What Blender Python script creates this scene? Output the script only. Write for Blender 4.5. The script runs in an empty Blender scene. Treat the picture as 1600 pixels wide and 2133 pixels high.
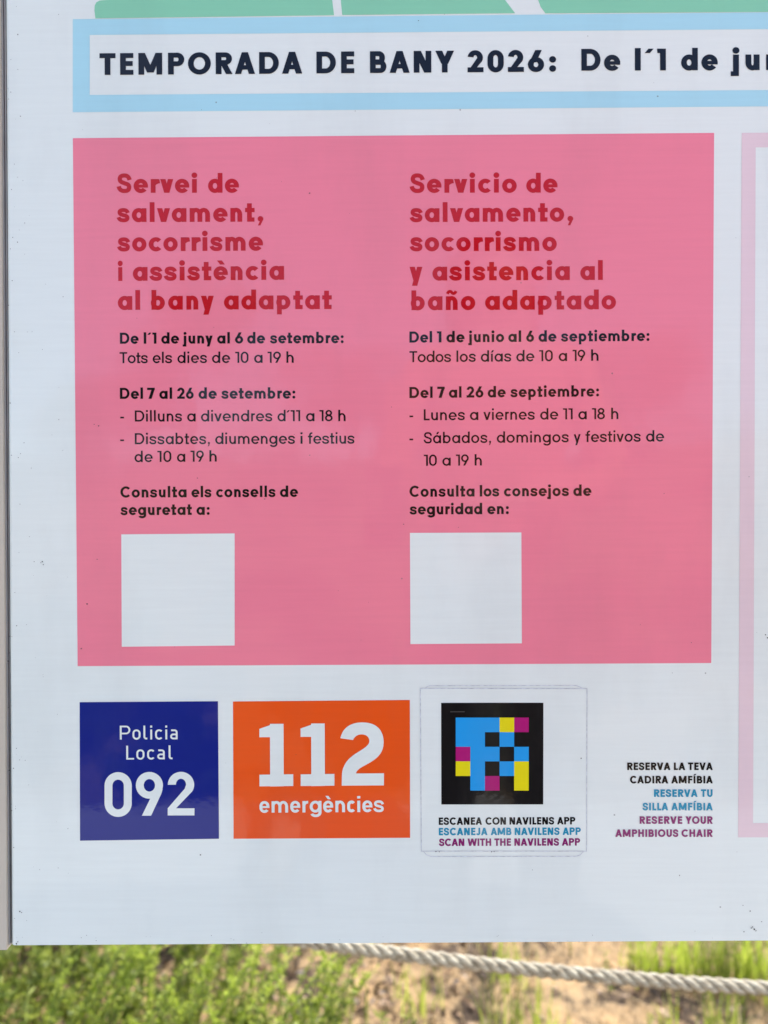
import bpy, math, random
import numpy as np
from mathutils import Matrix, Vector, noise
from mathutils.geometry import delaunay_2d_cdt

random.seed(7); rng = np.random.default_rng(7)
S = bpy.context.scene
COL = S.collection
R_ = math.radians

# ------------------------------------------------------------------ camera
D = 0.60            # camera to board, metres
HC = 1.15           # camera height
FPX = 1422.0        # focal length in photo pixels (24 mm equivalent)
CX, CY = 800.0, 1066.5
PITCH, YAW, ROLL = R_(0.2228), R_(0.1939), R_(-0.2809)
def rot3(p, y, r):
    cp, sp, cy, sy, cr, sr = math.cos(p), math.sin(p), math.cos(y), math.sin(y), math.cos(r), math.sin(r)
    Rx = np.array([[1,0,0],[0,cp,-sp],[0,sp,cp]]); Ry = np.array([[cy,0,sy],[0,1,0],[-sy,0,cy]])
    Rz = np.array([[cr,-sr,0],[sr,cr,0],[0,0,1]])
    return Rz @ Rx @ Ry
RC = rot3(PITCH, YAW, ROLL)
def ray(px, py):
    """direction (x right, y down, z away from the camera, board normal) of a photo pixel"""
    d = RC.T @ np.array([(px-CX)/FPX, (py-CY)/FPX, 1.0])
    return d / d[2]
def B(px, py):
    """photo pixel -> board coordinates in metres (x right, z up, world height)"""
    d = ray(px, py)
    return (d[0]*D, HC - d[1]*D)
def W(px, py, depth):
    """photo pixel at a given depth from the camera -> world point"""
    d = ray(px, py)*depth
    return Vector((d[0], d[2]-D, HC-d[1]))
cam = bpy.data.cameras.new('camera'); camo = bpy.data.objects.new('camera', cam); COL.objects.link(camo)
f3 = lambda r: Vector((r[0], r[2], -r[1]))
rgt, dwn, fwd = f3(RC[0]), f3(RC[1]), f3(RC[2])
m = Matrix.Identity(4)
for i in range(3):
    m[i][0] = rgt[i]; m[i][1] = -dwn[i]; m[i][2] = -fwd[i]
m[0][3], m[1][3], m[2][3] = 0, -D, HC
camo.matrix_world = m
cam.sensor_fit = 'VERTICAL'; cam.sensor_height = 36.0; cam.lens = FPX/2133*36.0
cam.clip_start = 0.02; cam.clip_end = 900
cam.dof.use_dof = True; cam.dof.focus_distance = D; cam.dof.aperture_fstop = 3.0
S.camera = camo

# ------------------------------------------------------------------ light
SUN_EL, SUN_AZ = 52.0, 28.0         # the sun stands behind the board, towards the right (azimuth from +Y to +X)
w = bpy.data.worlds.new('World'); S.world = w; w.use_nodes = True
nt = w.node_tree; bg = nt.nodes['Background']
sky = nt.nodes.new('ShaderNodeTexSky'); sky.sky_type = 'NISHITA'; sky.sun_disc = False
sky.sun_elevation = R_(SUN_EL); sky.sun_rotation = R_(SUN_AZ)
sky.dust_density = .6; sky.ozone_density = .3; sky.air_density = .8
nt.links.new(sky.outputs[0], bg.inputs[0]); bg.inputs[1].default_value = 0.15
sun = bpy.data.lights.new('sun', 'SUN'); suno = bpy.data.objects.new('sun', sun); COL.objects.link(suno)
sun.energy = 3.7; sun.angle = R_(0.5); sun.color = (1.0, 0.95, 0.87)
sd = Vector((math.sin(R_(SUN_AZ))*math.cos(R_(SUN_EL)), math.cos(R_(SUN_AZ))*math.cos(R_(SUN_EL)), math.sin(R_(SUN_EL))))
suno.rotation_euler = sd.to_track_quat('Z', 'Y').to_euler(); suno.location = (3, 6, 8)
S.view_settings.view_transform = 'Standard'; S.view_settings.look = 'None'
S.view_settings.exposure = 1.50; S.view_settings.gamma = 1.0
S.render.engine = 'CYCLES'
S.cycles.max_bounces = 6; S.cycles.transparent_max_bounces = 8

# ------------------------------------------------------------------ helpers
def link(o, parent=None, label=None, cat=None, group=None, kind=None):
    COL.objects.link(o)
    if parent: o.parent = parent
    for k, v in (('label', label), ('category', cat), ('group', group), ('kind', kind)):
        if v: o[k] = v
    return o
def mesh(name, V, F, mat, parent=None, smooth=False, **kw):
    me = bpy.data.meshes.new(name); me.from_pydata([tuple(v) for v in V], [], [tuple(f) for f in F]); me.update()
    if mat: me.materials.append(mat)
    if smooth: me.shade_smooth()
    return link(bpy.data.objects.new(name, me), parent, **kw)
def empty(name, loc=(0,0,0), **kw):
    o = bpy.data.objects.new(name, None); o.location = loc; o.empty_display_size = 0.1
    return link(o, **kw)
def box_geo(x0, x1, y0, y1, z0, z1, b=0.0):
    """box with optional small bevel on its vertical and front edges (8 or 24 verts)"""
    if b <= 0:
        V = [(x0,y0,z0),(x1,y0,z0),(x1,y1,z0),(x0,y1,z0),(x0,y0,z1),(x1,y0,z1),(x1,y1,z1),(x0,y1,z1)]
        F = [(0,3,2,1),(4,5,6,7),(0,1,5,4),(1,2,6,5),(2,3,7,6),(3,0,4,7)]
        return V, F
    V = []; F = []
    ring = [(x0+b,y0),(x1-b,y0),(x1,y0+b),(x1,y1-b),(x1-b,y1),(x0+b,y1),(x0,y1-b),(x0,y0+b)]
    n = len(ring); mx, my = (x0+x1)/2, (y0+y1)/2
    levels = [(z0,b),(z0+b,0),(z1-b,0),(z1,b)]
    for z, s in levels:
        for x, y in ring:
            sx = (x1-x0-2*s)/(x1-x0); sy = (y1-y0-2*s)/(y1-y0)
            V.append((mx+(x-mx)*sx, my+(y-my)*sy, z))
    for l in range(3):
        for i in range(n):
            j = (i+1) % n
            F.append((l*n+i, l*n+j, (l+1)*n+j, (l+1)*n+i))
    F.append(tuple(range(n))[::-1]); F.append(tuple(3*n+i for i in range(n)))
    return V, F
def tube_geo(pts, radii, n=8, caps=True):
    V = []; F = []; P = [Vector(p) for p in pts]
    up = Vector((0,0,1))
    for i, p in enumerate(P):
        t = (P[min(i+1,len(P)-1)] - P[max(i-1,0)]).normalized()
        a = t.cross(up)
        if a.length < 1e-3: a = t.cross(Vector((1,0,0)))
        a.normalize(); b = a.cross(t)
        r = radii[i] if hasattr(radii, '__len__') else radii
        for k in range(n):
            an = 2*math.pi*k/n
            V.append(p + a*math.cos(an)*r + b*math.sin(an)*r)
    for i in range(len(P)-1):
        for k in range(n):
            j = (k+1) % n
            F.append((i*n+k, i*n+j, (i+1)*n+j, (i+1)*n+k))
    if caps:
        F.append(tuple(range(n))[::-1]); F.append(tuple((len(P)-1)*n+k for k in range(n)))
    return V, F
def join(parts):
    V = []; F = []
    for v, f in parts:
        o = len(V); V += list(v); F += [tuple(i+o for i in q) for q in f]
    return V, F

# ------------------------------------------------------------------ materials
def new_mat(name):
    mt = bpy.data.materials.new(name); mt.use_nodes = True
    return mt, mt.node_tree, mt.node_tree.nodes['Principled BSDF']
def node(nt, t, **kw):
    n = nt.nodes.new(t)
    for k, v in kw.items():
        if k.startswith('i_'):
            key = k[2:].replace('_', ' '); n.inputs[key].default_value = v
        else: setattr(n, k, v)
    return n
# one lamination film lies over the whole print: its relief is shared by every ink through board coordinates
film = bpy.data.node_groups.new('lamination_film', 'ShaderNodeTree')
film.interface.new_socket('Normal', in_out='OUTPUT', socket_type='NodeSocketVector')
film.interface.new_socket('Rough', in_out='OUTPUT', socket_type='NodeSocketFloat')
film.interface.new_socket('Grime', in_out='OUTPUT', socket_type='NodeSocketFloat')
film.interface.new_socket('Fade', in_out='OUTPUT', socket_type='NodeSocketFloat')
go = film.nodes.new('NodeGroupOutput')
tc = film.nodes.new('ShaderNodeTexCoord')
def fnoise(scale, detail=2.0, rough=0.5, stretch=(1,1,1)):
    mp = node(film, 'ShaderNodeMapping'); mp.inputs['Scale'].default_value = stretch
    film.links.new(tc.outputs['Object'], mp.inputs[0])
    n = node(film, 'ShaderNodeTexNoise', i_Scale=scale, i_Detail=detail, i_Roughness=rough)
    film.links.new(mp.outputs[0], n.inputs['Vector'])
    return n.outputs['Fac']
last = None
for sc_, dist, st, det in ((2.6, 0.0032, (1,1,.7), 1.0), (14, 0.0008, (1,1,.5), 3.0), (110, 0.00005, (1,1,1), 3.0), (900, 0.000003, (1,1,1), 1.0)):
    bmp = node(film, 'ShaderNodeBump', i_Strength=1.0, i_Distance=dist)
    film.links.new(fnoise(sc_, det, .5, st), bmp.inputs['Height'])
    if last: film.links.new(last, bmp.inputs['Normal'])
    last = bmp.outputs[0]
film.links.new(last, go.inputs['Normal'])
mr = node(film, 'ShaderNodeMapRange'); mr.inputs[1].default_value = .3; mr.inputs[2].default_value = .75
mr.inputs[3].default_value = .015; mr.inputs[4].default_value = .07
film.links.new(fnoise(9, 4), mr.inputs[0]); film.links.new(mr.outputs[0], go.inputs['Rough'])
# grime: tiny dark specks in patches and faint smears
vo = node(film, 'ShaderNodeTexVoronoi', i_Scale=75.0); vo.feature = 'F1'
film.links.new(tc.outputs['Object'], vo.inputs['Vector'])
c1 = node(film, 'ShaderNodeMath', operation='LESS_THAN'); c1.inputs[1].default_value = .055
film.links.new(vo.outputs['Distance'], c1.inputs[0])
sep = node(film, 'ShaderNodeSeparateColor'); film.links.new(vo.outputs['Color'], sep.inputs[0])
c2 = node(film, 'ShaderNodeMath', operation='GREATER_THAN'); c2.inputs[1].default_value = .90
film.links.new(sep.outputs[0], c2.inputs[0])
c3 = node(film, 'ShaderNodeMath', operation='MULTIPLY'); film.links.new(c1.outputs[0], c3.inputs[0]); film.links.new(c2.outputs[0], c3.inputs[1])
c3b = node(film, 'ShaderNodeMath', operation='MULTIPLY'); film.links.new(c3.outputs[0], c3b.inputs[0]); film.links.new(sep.outputs[1], c3b.inputs[1])
sm = node(film, 'ShaderNodeMapRange'); sm.inputs[1].default_value = .5; sm.inputs[2].default_value = .8; sm.inputs[3].default_value = 0; sm.inputs[4].default_value = .15
film.links.new(fnoise(7, 6, .62, (1,1,.35)), sm.inputs[0])
c4 = node(film, 'ShaderNodeMath', operation='MULTIPLY_ADD'); c4.inputs[1].default_value = .6
film.links.new(c3b.outputs[0], c4.inputs[0]); film.links.new(sm.outputs[0], c4.inputs[2])
film.links.new(c4.outputs[0], go.inputs['Grime'])
fd = node(film, 'ShaderNodeMapRange'); fd.inputs[1].default_value = .3; fd.inputs[2].default_value = .7; fd.inputs[3].default_value = .985; fd.inputs[4].default_value = 1.015
film.links.new(fnoise(260, 2, .6, (.05,1,1)), fd.inputs[0]); film.links.new(fd.outputs[0], go.inputs['Fade'])

def ink(name, rgb, spec=.5):
    mt, t, b = new_mat(name)
    g = t.nodes.new('ShaderNodeGroup'); g.node_tree = film
    v = node(t, 'ShaderNodeVectorMath', operation='SCALE'); v.inputs[0].default_value = rgb
    t.links.new(g.outputs['Fade'], v.inputs['Scale'])
    mx = node(t, 'ShaderNodeMix', data_type='RGBA'); mx.inputs['B'].default_value = (.16,.15,.13,1)
    t.links.new(g.outputs['Grime'], mx.inputs['Factor']); t.links.new(v.outputs[0], mx.inputs['A'])
    t.links.new(mx.outputs['Result'], b.inputs['Base Color'])
    b.inputs['Roughness'].default_value = .5
    b.inputs['Specular IOR Level'].default_value = 0.1
    b.inputs['Coat Weight'].default_value = .46; b.inputs['Coat IOR'].default_value = 1.52
    t.links.new(g.outputs['Rough'], b.inputs['Coat Roughness'])
    t.links.new(g.outputs['Normal'], b.inputs['Coat Normal'])
    return mt
WHITE = ink('white_vinyl', (.775,.83,.775))
PINK = ink('pink_ink', (.87,.225,.30))
SKYB = ink('sky_blue_ink', (.41,.71,.79))
GREEN = ink('map_green_ink', (.25,.62,.40))
RED = ink('red_ink', (.52,.001,.009))
NAVY = ink('navy_ink', (.003,.005,.013))
BLACK = ink('black_ink', (.003,.002,.002))
ORANGE = ink('orange_ink', (.84,.088,.005))
BLUE = ink('police_blue_ink', (.003,.012,.20))
PALE = ink('pale_pink_ink', (.78,.61,.63))
CYAN = ink('cyan_ink', (.015,.33,.76))
YELL = ink('yellow_ink', (.80,.70,.004))
MAGE = ink('magenta_ink', (.42,.006,.16))
TEAL = ink('teal_ink', (.012,.27,.42))
PURP = ink('purple_ink', (.24,.008,.13))
def simple(name, rgb, rough=.6, metal=0.0, var=.15, scale=20, bump=.0, bscale=60):
    mt, t, b = new_mat(name)
    tcn = node(t, 'ShaderNodeTexCoord'); n = node(t, 'ShaderNodeTexNoise', i_Scale=scale, i_Detail=6.0)
    t.links.new(tcn.outputs['Object'], n.inputs['Vector'])
    mp = node(t, 'ShaderNodeMapRange'); mp.inputs[1].default_value = .25; mp.inputs[2].default_value = .75
    mp.inputs[3].default_value = 1-var; mp.inputs[4].default_value = 1+var
    t.links.new(n.outputs['Fac'], mp.inputs[0])
    v = node(t, 'ShaderNodeVectorMath', operation='SCALE'); v.inputs[0].default_value = rgb
    t.links.new(mp.outputs[0], v.inputs['Scale']); t.links.new(v.outputs[0], b.inputs['Base Color'])
    b.inputs['Roughness'].default_value = rough; b.inputs['Metallic'].default_value = metal
    if bump:
        n2 = node(t, 'ShaderNodeTexNoise', i_Scale=bscale, i_Detail=5.0); t.links.new(tcn.outputs['Object'], n2.inputs['Vector'])
        bb = node(t, 'ShaderNodeBump', i_Strength=1.0, i_Distance=bump); t.links.new(n2.outputs['Fac'], bb.inputs['Height'])
        t.links.new(bb.outputs[0], b.inputs['Normal'])
    return mt
POST = simple('beige_painted_post', (.54,.48,.39), .45, var=.10, scale=6, bump=.0002)
GASKET = simple('dark_gasket', (.36,.36,.35), .6)
ALU = simple('panel_back_aluminium', (.45,.46,.47), .4, .6)
EDGE = simple('sticker_edge_dirt', (.56,.59,.63), .5, var=.3, scale=300)
FAINT = simple('faint_print', (.045,.04,.035), .5)
DIRT = simple('dirt_speck', (.05,.045,.04), .9)

# ------------------------------------------------------------------ lettering
def q_rect(x0,y0,x1,y1): return [[(x0,y0),(x1,y0),(x1,y1),(x0,y1)]]
def q_para(xa,ya,xb,yb,h): return [[(xa,ya),(xa+h,ya),(xb+h,yb),(xb,yb)]]
def q_arc(cx,cy,rx,ry,wx,wy,a0,a1,n=None):
    n = n or max(6, int(abs(a1-a0)/9)); out = []; wx = min(wx, rx-.004); wy = min(wy, ry-.004)
    P = []
    for i in range(n+1):
        a = R_(a0+(a1-a0)*i/n); c, s = math.cos(a), math.sin(a)
        P.append(((cx+rx*c, cy+ry*s), (cx+(rx-wx)*c, cy+(ry-wy)*s)))
    for i in range(n):
        q = [P[i][0], P[i+1][0], P[i+1][1], P[i][1]]
        out.append(q if a1 > a0 else q[::-1])
    return out
def q_disc(cx,cy,r,n=18): return [[(cx+r*math.cos(2*math.pi*i/n), cy+r*math.sin(2*math.pi*i/n)) for i in range(n)]]
def q_stroke(P, w):
    """mitred stroke along a polyline"""
    L, Rr = [], []
    P = [np.array(p, float) for p in P]
    for i, p in enumerate(P):
        d0 = P[i]-P[i-1] if i else P[1]-P[0]; d1 = P[i+1]-P[i] if i < len(P)-1 else d0
        d0 = d0/np.linalg.norm(d0); d1 = d1/np.linalg.norm(d1)
        t = d0+d1; t /= np.linalg.norm(t); n = np.array((-t[1], t[0])); k = 1/max(.4, n@np.array((-d0[1], d0[0])))
        L.append(tuple(p+n*w/2*k)); Rr.append(tuple(p-n*w/2*k))
    return [[L[i], Rr[i], Rr[i+1], L[i+1]] for i in range(len(P)-1)]
def bez(p0,p1,p2,p3,n=10):
    return [tuple((1-t)**3*np.array(p0)+3*(1-t)**2*t*np.array(p1)+3*(1-t)*t*t*np.array(p2)+t**3*np.array(p3)) for t in np.linspace(0,1,n+1)]
X = .715; DSC = -.27; ASC = 1.03; OV = .012
def s_shape(H, wd, w):
    w = w*(.84 if H < .9 and w > .16 else .90); hw = w; r = w/2; cx = wd/2
    top, bot = H+OV-hw/2, -OV+hw/2; l, rr = r, wd-r; my = H*.515
    k = .56; ty = (top+my)/2; by = (bot+my)/2
    P = bez((wd-r*.75, top-(top-my)*.60), (wd-r*1.2, top-(top-my)*.12), (cx+(rr-cx)*.55, top), (cx, top))
    P += bez((cx, top), (l+(cx-l)*.30, top), (l+.01, ty+(top-ty)*.62), (l+.01, ty+.01))[1:]
    P += bez((l+.01, ty+.01), (l+.01, my+(ty-my)*.20), (cx*.80, my+H*.025), (cx, my-H*.012))[1:]
    P += bez((cx, my-H*.012), (cx*1.22, my-H*.045), (rr, my-(my-by)*.28), (rr, by-.01))[1:]
    P += bez((rr, by-.01), (rr, bot+(by-bot)*.30), (cx+(rr-cx)*.70, bot), (cx, bot))[1:]
    P += bez((cx, bot), (l+(cx-l)*.40, bot), (l*.9, bot+(my-bot)*.15), (r*.55, bot+(my-bot)*.58))[1:]
    return q_stroke(P, w)
def glyph(ch, w, st='geo'):
    """returns (list of convex polygons, advance); cap height is 1, w the stem width"""
    h = w*.90; sb = .085; rb = .045
    q = []; adv = 0
    def off(qs, dx, dy=0): return [[(x+dx, y+dy) for x, y in p] for p in qs]
    if ch in 'èéáíÍñ':
        base = {'è':'e','é':'e','á':'a','í':'ı','Í':'I','ñ':'n'}[ch]
        q, adv = glyph(base, w, st); cx = adv/2
        b0, b1 = (X+.10, X+.31) if ch != 'Í' else (1.07, 1.27)
        if ch == 'è': q = q + q_para(cx-.02, b0, cx-.17, b1, w*1.0)
        elif ch == 'ñ':
            y = b0+.10; q = q + q_stroke(bez((cx-.22,y-.07),(cx-.16,y+.10),(cx-.04,y+.07),(cx,y),6)+bez((cx,y),(cx+.05,y-.07),(cx+.16,y-.10),(cx+.22,y+.07),6)[1:], w*.62)
        else: q = q + q_para(cx-w*.62, b0, cx+.03, b1, w*1.0)
        return q, adv
    if st == 'din':
        if ch == 'l':
            r = .20; return q_rect(sb,r,sb+w,1.0)+q_arc(sb+r,r,r,r,w,w,180,270)+q_rect(sb+r,0,sb+r+.06,w), sb+r+.11
        if ch == 'a':
            wd = .50; o = rb
            q = q_rect(o+wd-w,0,o+wd,X-.2)+q_arc(o+wd-.21,X-.21,.21,.21,w,w,0,90)+q_rect(o+.07,X-w,o+wd-.21,X)
            q += q_arc(o+.21,.21,.21,.21,w,w,90,270)+q_rect(o+.21,.42-w,o+wd-w,.42)+q_rect(o+.21,0,o+wd-.12,w)+q_stroke([(o+wd-.13,w/2),(o+wd-w/2,w*.9)],w)
            return q, wd+rb+sb
        if ch == 'o':
            wd = .54; r = wd/2; o = rb
            return q_arc(o+r,X-r,r,r+OV,w,w,0,180)+q_arc(o+r,r,r,r+OV,w,w,180,360)+q_rect(o,r,o+w,X-r)+q_rect(o+wd-w,r,o+wd,X-r), wd+2*rb
        if ch == 'c':
            wd = .54; r = wd/2; o = rb
            return q_arc(o+r,X-r,r,r+OV,w,w,38,180)+q_arc(o+r,r,r,r+OV,w,w,180,322)+q_rect(o,r,o+w,X-r), wd+rb
        if ch in 'ıi':
            q = q_rect(sb,0,sb+w,X)
            if ch == 'i': q += q_rect(sb-.005,1-.15,sb+w+.005,1.0)
            return q, w+2*sb
        if ch in 'emnrgs' and w > .15:
            if ch == 'r': return q_rect(sb,0,sb+w,X)+q_arc(sb+.36,X-.30,.36,.30+OV,w,h,90,180), sb+.40
            if ch == 'e':
                wd=.62; r=wd/2; o=rb; ry=.30
                return (q_arc(o+r,X-ry,r,ry+OV,w,h,0,180)+q_arc(o+r,ry,r,ry+OV,w,h,180,325)+q_rect(o,ry,o+w,X-ry)
                        +q_rect(o+wd-w,X/2-h*.35,o+wd,X-ry)+q_rect(o+w*.5,X/2-h*.4,o+wd-.002,X/2+h*.35)), wd+2*rb
    # ---------- lower case
    R = X/2; rx = .365
    if ch == 'o': return q_arc(rb+rx,R,rx,R+OV,w,h,0,360,40), 2*rx+2*rb
    if ch in 'adqgbp':
        rx = .355
        if ch in 'adqg':
            q = q_arc(rb+rx,R,rx,R+OV,w,h,0,360,40); xs = rb+2*rx-w*.86
        else:
            q = q_arc(sb+rx-w*.14,R,rx,R+OV,w,h,0,360,40); xs = sb
        if ch == 'a': q += q_rect(xs,0,xs+w,X)
        if ch in 'db': q += q_rect(xs,0,xs+w,ASC)
        if ch in 'pq': q += q_rect(xs,DSC,xs+w,X)
        if ch == 'g':
            q += q_rect(xs,-.02,xs+w,X); rg = (xs+w-rb-.02)/2
            q += q_arc(xs+w-rg,-.02,rg,-DSC-.02+OV*2,w,h,0,-158)
        return q, 2*rx+rb+sb+w*.0
    if ch == 'c': return q_arc(rb+rx,R,rx,R+OV,w,h,42,318,34), 2*rx+2*rb-.10
    if ch == 'e': return q_arc(rb+rx,R,rx,R+OV,w,h,-6,180,22)+q_arc(rb+rx,R,rx,R+OV,w,h,180,322,18)+q_rect(rb+w*.4,R-h*.40,rb+2*rx-.004,R+h*.32), 2*rx+2*rb-.02
    if ch in 'nhm':
        wd = .60 if ch != 'm' else .60
        q = q_rect(sb,0,sb+w,X if ch != 'h' else ASC)
        def arch(x, wd): 
            r = wd/2; ry = min(.34, X*.5)
            return q_arc(x+r,X-ry,r,ry+OV,w,h,0,180,20)+q_rect(x+wd-w,0,x+wd,X-ry)
        if ch == 'm':
            aw = .515+w*.5; q += arch(sb, aw)+arch(sb+aw-w, aw); return q, 2*aw-w+2*sb
        q += arch(sb, wd); return q, wd+2*sb
    if ch == 'u':
        wd = .60; r = wd/2; ry = .34
        return q_rect(sb,ry,sb+w,X)+q_arc(sb+r,ry,r,ry+OV,w,h,180,360,20)+q_rect(sb+wd-w,0,sb+wd,X), wd+2*sb
    if ch == 'r': return q_rect(sb,0,sb+w,X)+q_rect(sb+w*.6,X-h*1.0,sb+w+.20-w*.1,X)+q_stroke(bez((sb+w*.5,X-h*1.5),(sb+w*.9,X-h*.8),(sb+w*1.3,X-h*.62),(sb+w*1.9,X-h*.55),5),h*.9), sb+w+.20
    if ch in 'il ıj'.replace(' ',''):
        q = q_rect(sb,0 if ch != 'j' else DSC,sb+w,ASC if ch == 'l' else X)
        if ch in 'ij': q += q_disc(sb+w/2, ASC-.01-w*.45, max(.075,w*.60))
        if ch == 'j': q += q_rect(sb-.10,DSC,sb+.01,DSC+h*.95)
        return q, w+2*sb
    if ch == 't':
        x = .13; return q_rect(x,0,x+w,.955)+q_rect(x-.10,X-h,x+w+.14,X)+q_rect(x+w*.5,0,x+w+.13,h), x+w+.17
    if ch == 'f':
        x = .12; r = .24; return q_rect(x,0,x+w,ASC-r)+q_arc(x+r,ASC-r,r,r,w,h,95,180)+q_rect(x+r-.02,ASC-h,x+r+.06,ASC)+q_rect(x-.10,X-h,x+w+.14,X), x+w+.17
    if ch == 's': return off(s_shape(X, .61, w), rb), .61+2*rb
    if ch == 'v':
        a = w*1.1; wd = .66; return q_para(.01+wd/2-a/2,0,.01,X,a)+q_para(.01+wd/2-a/2,0,.01+wd-a,X,a), wd+.02
    if ch == 'y':
        a = w*1.1; wd = .65; mx = wd/2-a/2; k = (wd-a-mx)/X
        return q_para(.01+mx,0,.01,X,a)+q_para(.01+mx+k*DSC*1.0,DSC,.01+wd-a,X,a), wd+.02
    # ---------- capitals
    if ch == 'I': return q_rect(sb,0,sb+w,1), w+2*sb
    if ch == 'L': return q_rect(sb,0,sb+w,1)+q_rect(sb,0,sb+.52,h), .52+sb+.02
    if ch == 'T': return q_rect(.03+.35-w/2,0,.03+.35+w/2,1)+q_rect(.03,1-h,.73,1), .76
    if ch in 'EF':
        q = q_rect(sb,0,sb+w,1)+q_rect(sb,1-h,sb+.58,1)+q_rect(sb,.52-h/2,sb+.55,.52+h/2)
        if ch == 'E': q += q_rect(sb,0,sb+.58,h)
        return q, .58+sb+.05
    if ch == 'H': return q_rect(sb,0,sb+w,1)+q_rect(sb+.76-w,0,sb+.76,1)+q_rect(sb,.52-h/2,sb+.76,.52+h/2), .76+2*sb
    if ch == 'U':
        wd = .72; r = wd/2; return q_rect(sb,r,sb+w,1)+q_arc(sb+r,r,r,r+OV,w,h,180,360)+q_rect(sb+wd-w,r,sb+wd,1), wd+2*sb
    if ch == 'J':
        r = .28; return q_rect(.03+2*r-w,r,.03+2*r,1)+q_arc(.03+r,r,r,r+OV,w,h,195,360), .03+2*r+sb
    if ch == 'O': return q_arc(rb+.50,.5,.50,.5+OV,w,h,0,360,48), 1.0+2*rb
    if ch == 'C': return q_arc(rb+.49,.5,.49,.5+OV,w,h,42,318,40), .93+rb
    if ch == 'D':
        r = .46; return q_rect(sb,0,sb+w,1)+q_rect(sb+w-.01,1-h,sb+.86-r,1)+q_rect(sb+w-.01,0,sb+.86-r,h)+q_arc(sb+.86-r,.5,r,.5,w,h,-90,90), .86+sb+rb
    if ch in 'PR':
        y0 = .38 if ch == 'P' else .42; r = (1-y0)/2+.0; wd = .71; rr = .30
        q = q_rect(sb,0,sb+w,1)+q_rect(sb+w-.01,1-h,sb+wd-rr,1)+q_rect(sb+w-.01,y0,sb+wd-rr,y0+h)+q_arc(sb+wd-rr,y0+r,rr,r,w,h,-90,90)
        if ch == 'R': q += q_para(sb+wd+.03-w*1.15,0,sb+.22,y0+.03,w*1.12)
        return q, wd+sb+.03
    if ch == 'B':
        q = q_rect(sb,0,sb+w,1)
        for y0, y1, wd in ((.5-h*.45,1,.66), (0,.5+h*.45,.72)):
            rr = .26; q += q_rect(sb+w-.01,y1-h,sb+wd-rr,y1)+q_rect(sb+w-.01,y0,sb+wd-rr,y0+h)+q_arc(sb+wd-rr,(y0+y1)/2,rr,(y1-y0)/2,w,h,-90,90)
        return q, .72+sb+rb
    if ch == 'S': return off(s_shape(1, .70, w), rb), .70+2*rb
    if ch == 'A':
        a = w*1.08; wd = .88; m_ = wd/2-a/2; yb = .20
        return q_para(.01,0,.01+m_,1,a)+q_para(.01+wd-a,0,.01+m_,1,a)+q_rect(.01+a*.5+m_*yb,yb,.01+wd-a*.5-m_*yb,yb+h*.9), wd+.02
    if ch == 'V':
        a = w*1.1; wd = .86; return q_para(.01+wd/2-a/2,0,.01,1,a)+q_para(.01+wd/2-a/2,0,.01+wd-a,1,a), wd+.02
    if ch == 'Y':
        a = w*1.18; wd = .82; c = .01+wd/2; return q_para(c-a/2,.40,.01,1,a)+q_para(c-a/2,.40,.01+wd-a,1,a)+q_rect(c-w/2,0,c+w/2,.44), wd+.02
    if ch == 'N':
        a = w*1.25; wd = .77; return q_rect(sb,0,sb+w,1)+q_rect(sb+wd-w,0,sb+wd,1)+q_para(sb+wd-a,0,sb,1,a), wd+2*sb
    if ch == 'M':
        a = w*1.15; wd = 1.04; c = sb+wd/2; yb = .02
        return q_rect(sb,0,sb+w,1)+q_rect(sb+wd-w,0,sb+wd,1)+q_para(c-a/2,.10,sb,1,a)+q_para(c-a/2,.10,sb+wd-a,1,a), wd+2*sb
    if ch == 'W':
        a = w*1.1; wd = 1.30; k = .01; x1 = wd*.27-a/2; x2 = wd*.5-a/2; x3 = wd*.73-a/2
        return q_para(k+x1,0,k,1,a)+q_para(k+x1,0,k+x2,1,a)+q_para(k+x3,0,k+x2,1,a)+q_para(k+x3,0,k+wd-a,1,a), wd+.02
    # ---------- figures
    if ch == '0':
        wd = .70; r = wd/2; ry = .37 if st == 'geo' else .30
        return q_arc(rb+r,1-ry,r,ry+OV,w,h,0,180)+q_arc(rb+r,ry,r,ry+OV,w,h,180,360)+q_rect(rb,ry,rb+w,1-ry)+q_rect(rb+wd-w,ry,rb+wd,1-ry), wd+2*rb
    if ch == '1': return q_rect(.05+.36-w,0,.41,1)+[[(.05+.36-w+.01,1),(.03,1),(.05,1-h*.9),(.42-w,1-h*.9)][::-1]], .41+sb
    if ch in '69':
        r = .35; ry = .335; a = w*1.12; c = rb+r
        q = q_arc(c,ry,r,ry+OV,w,h,0,360,36)
        # straight back running up to the right, tangent to the bowl's left shoulder
        P = [(rb+w*.28,ry+.12),(c-a*.10,1),(c-a*.10+a,1),(rb+w*.28+a*1.02,ry+.10)]
        q += [[P[0],P[3],P[2],P[1]]]
        if ch == '9': q = [[(2*c-x, 1-y) for x, y in p] for p in q]
        return q, 2*r+2*rb
    if ch == '8':
        return q_arc(rb+.345,.285,.345,.285+OV,w,h,0,360,36)+q_arc(rb+.345,1-.255,.30,.255+OV,w,h,0,360,36), .69+2*rb
    if ch == '7':
        a = w*1.12; return q_rect(.04,1-h,.66,1)+q_para(.15,0,.66-a,1-h*.5,a), .69
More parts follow.
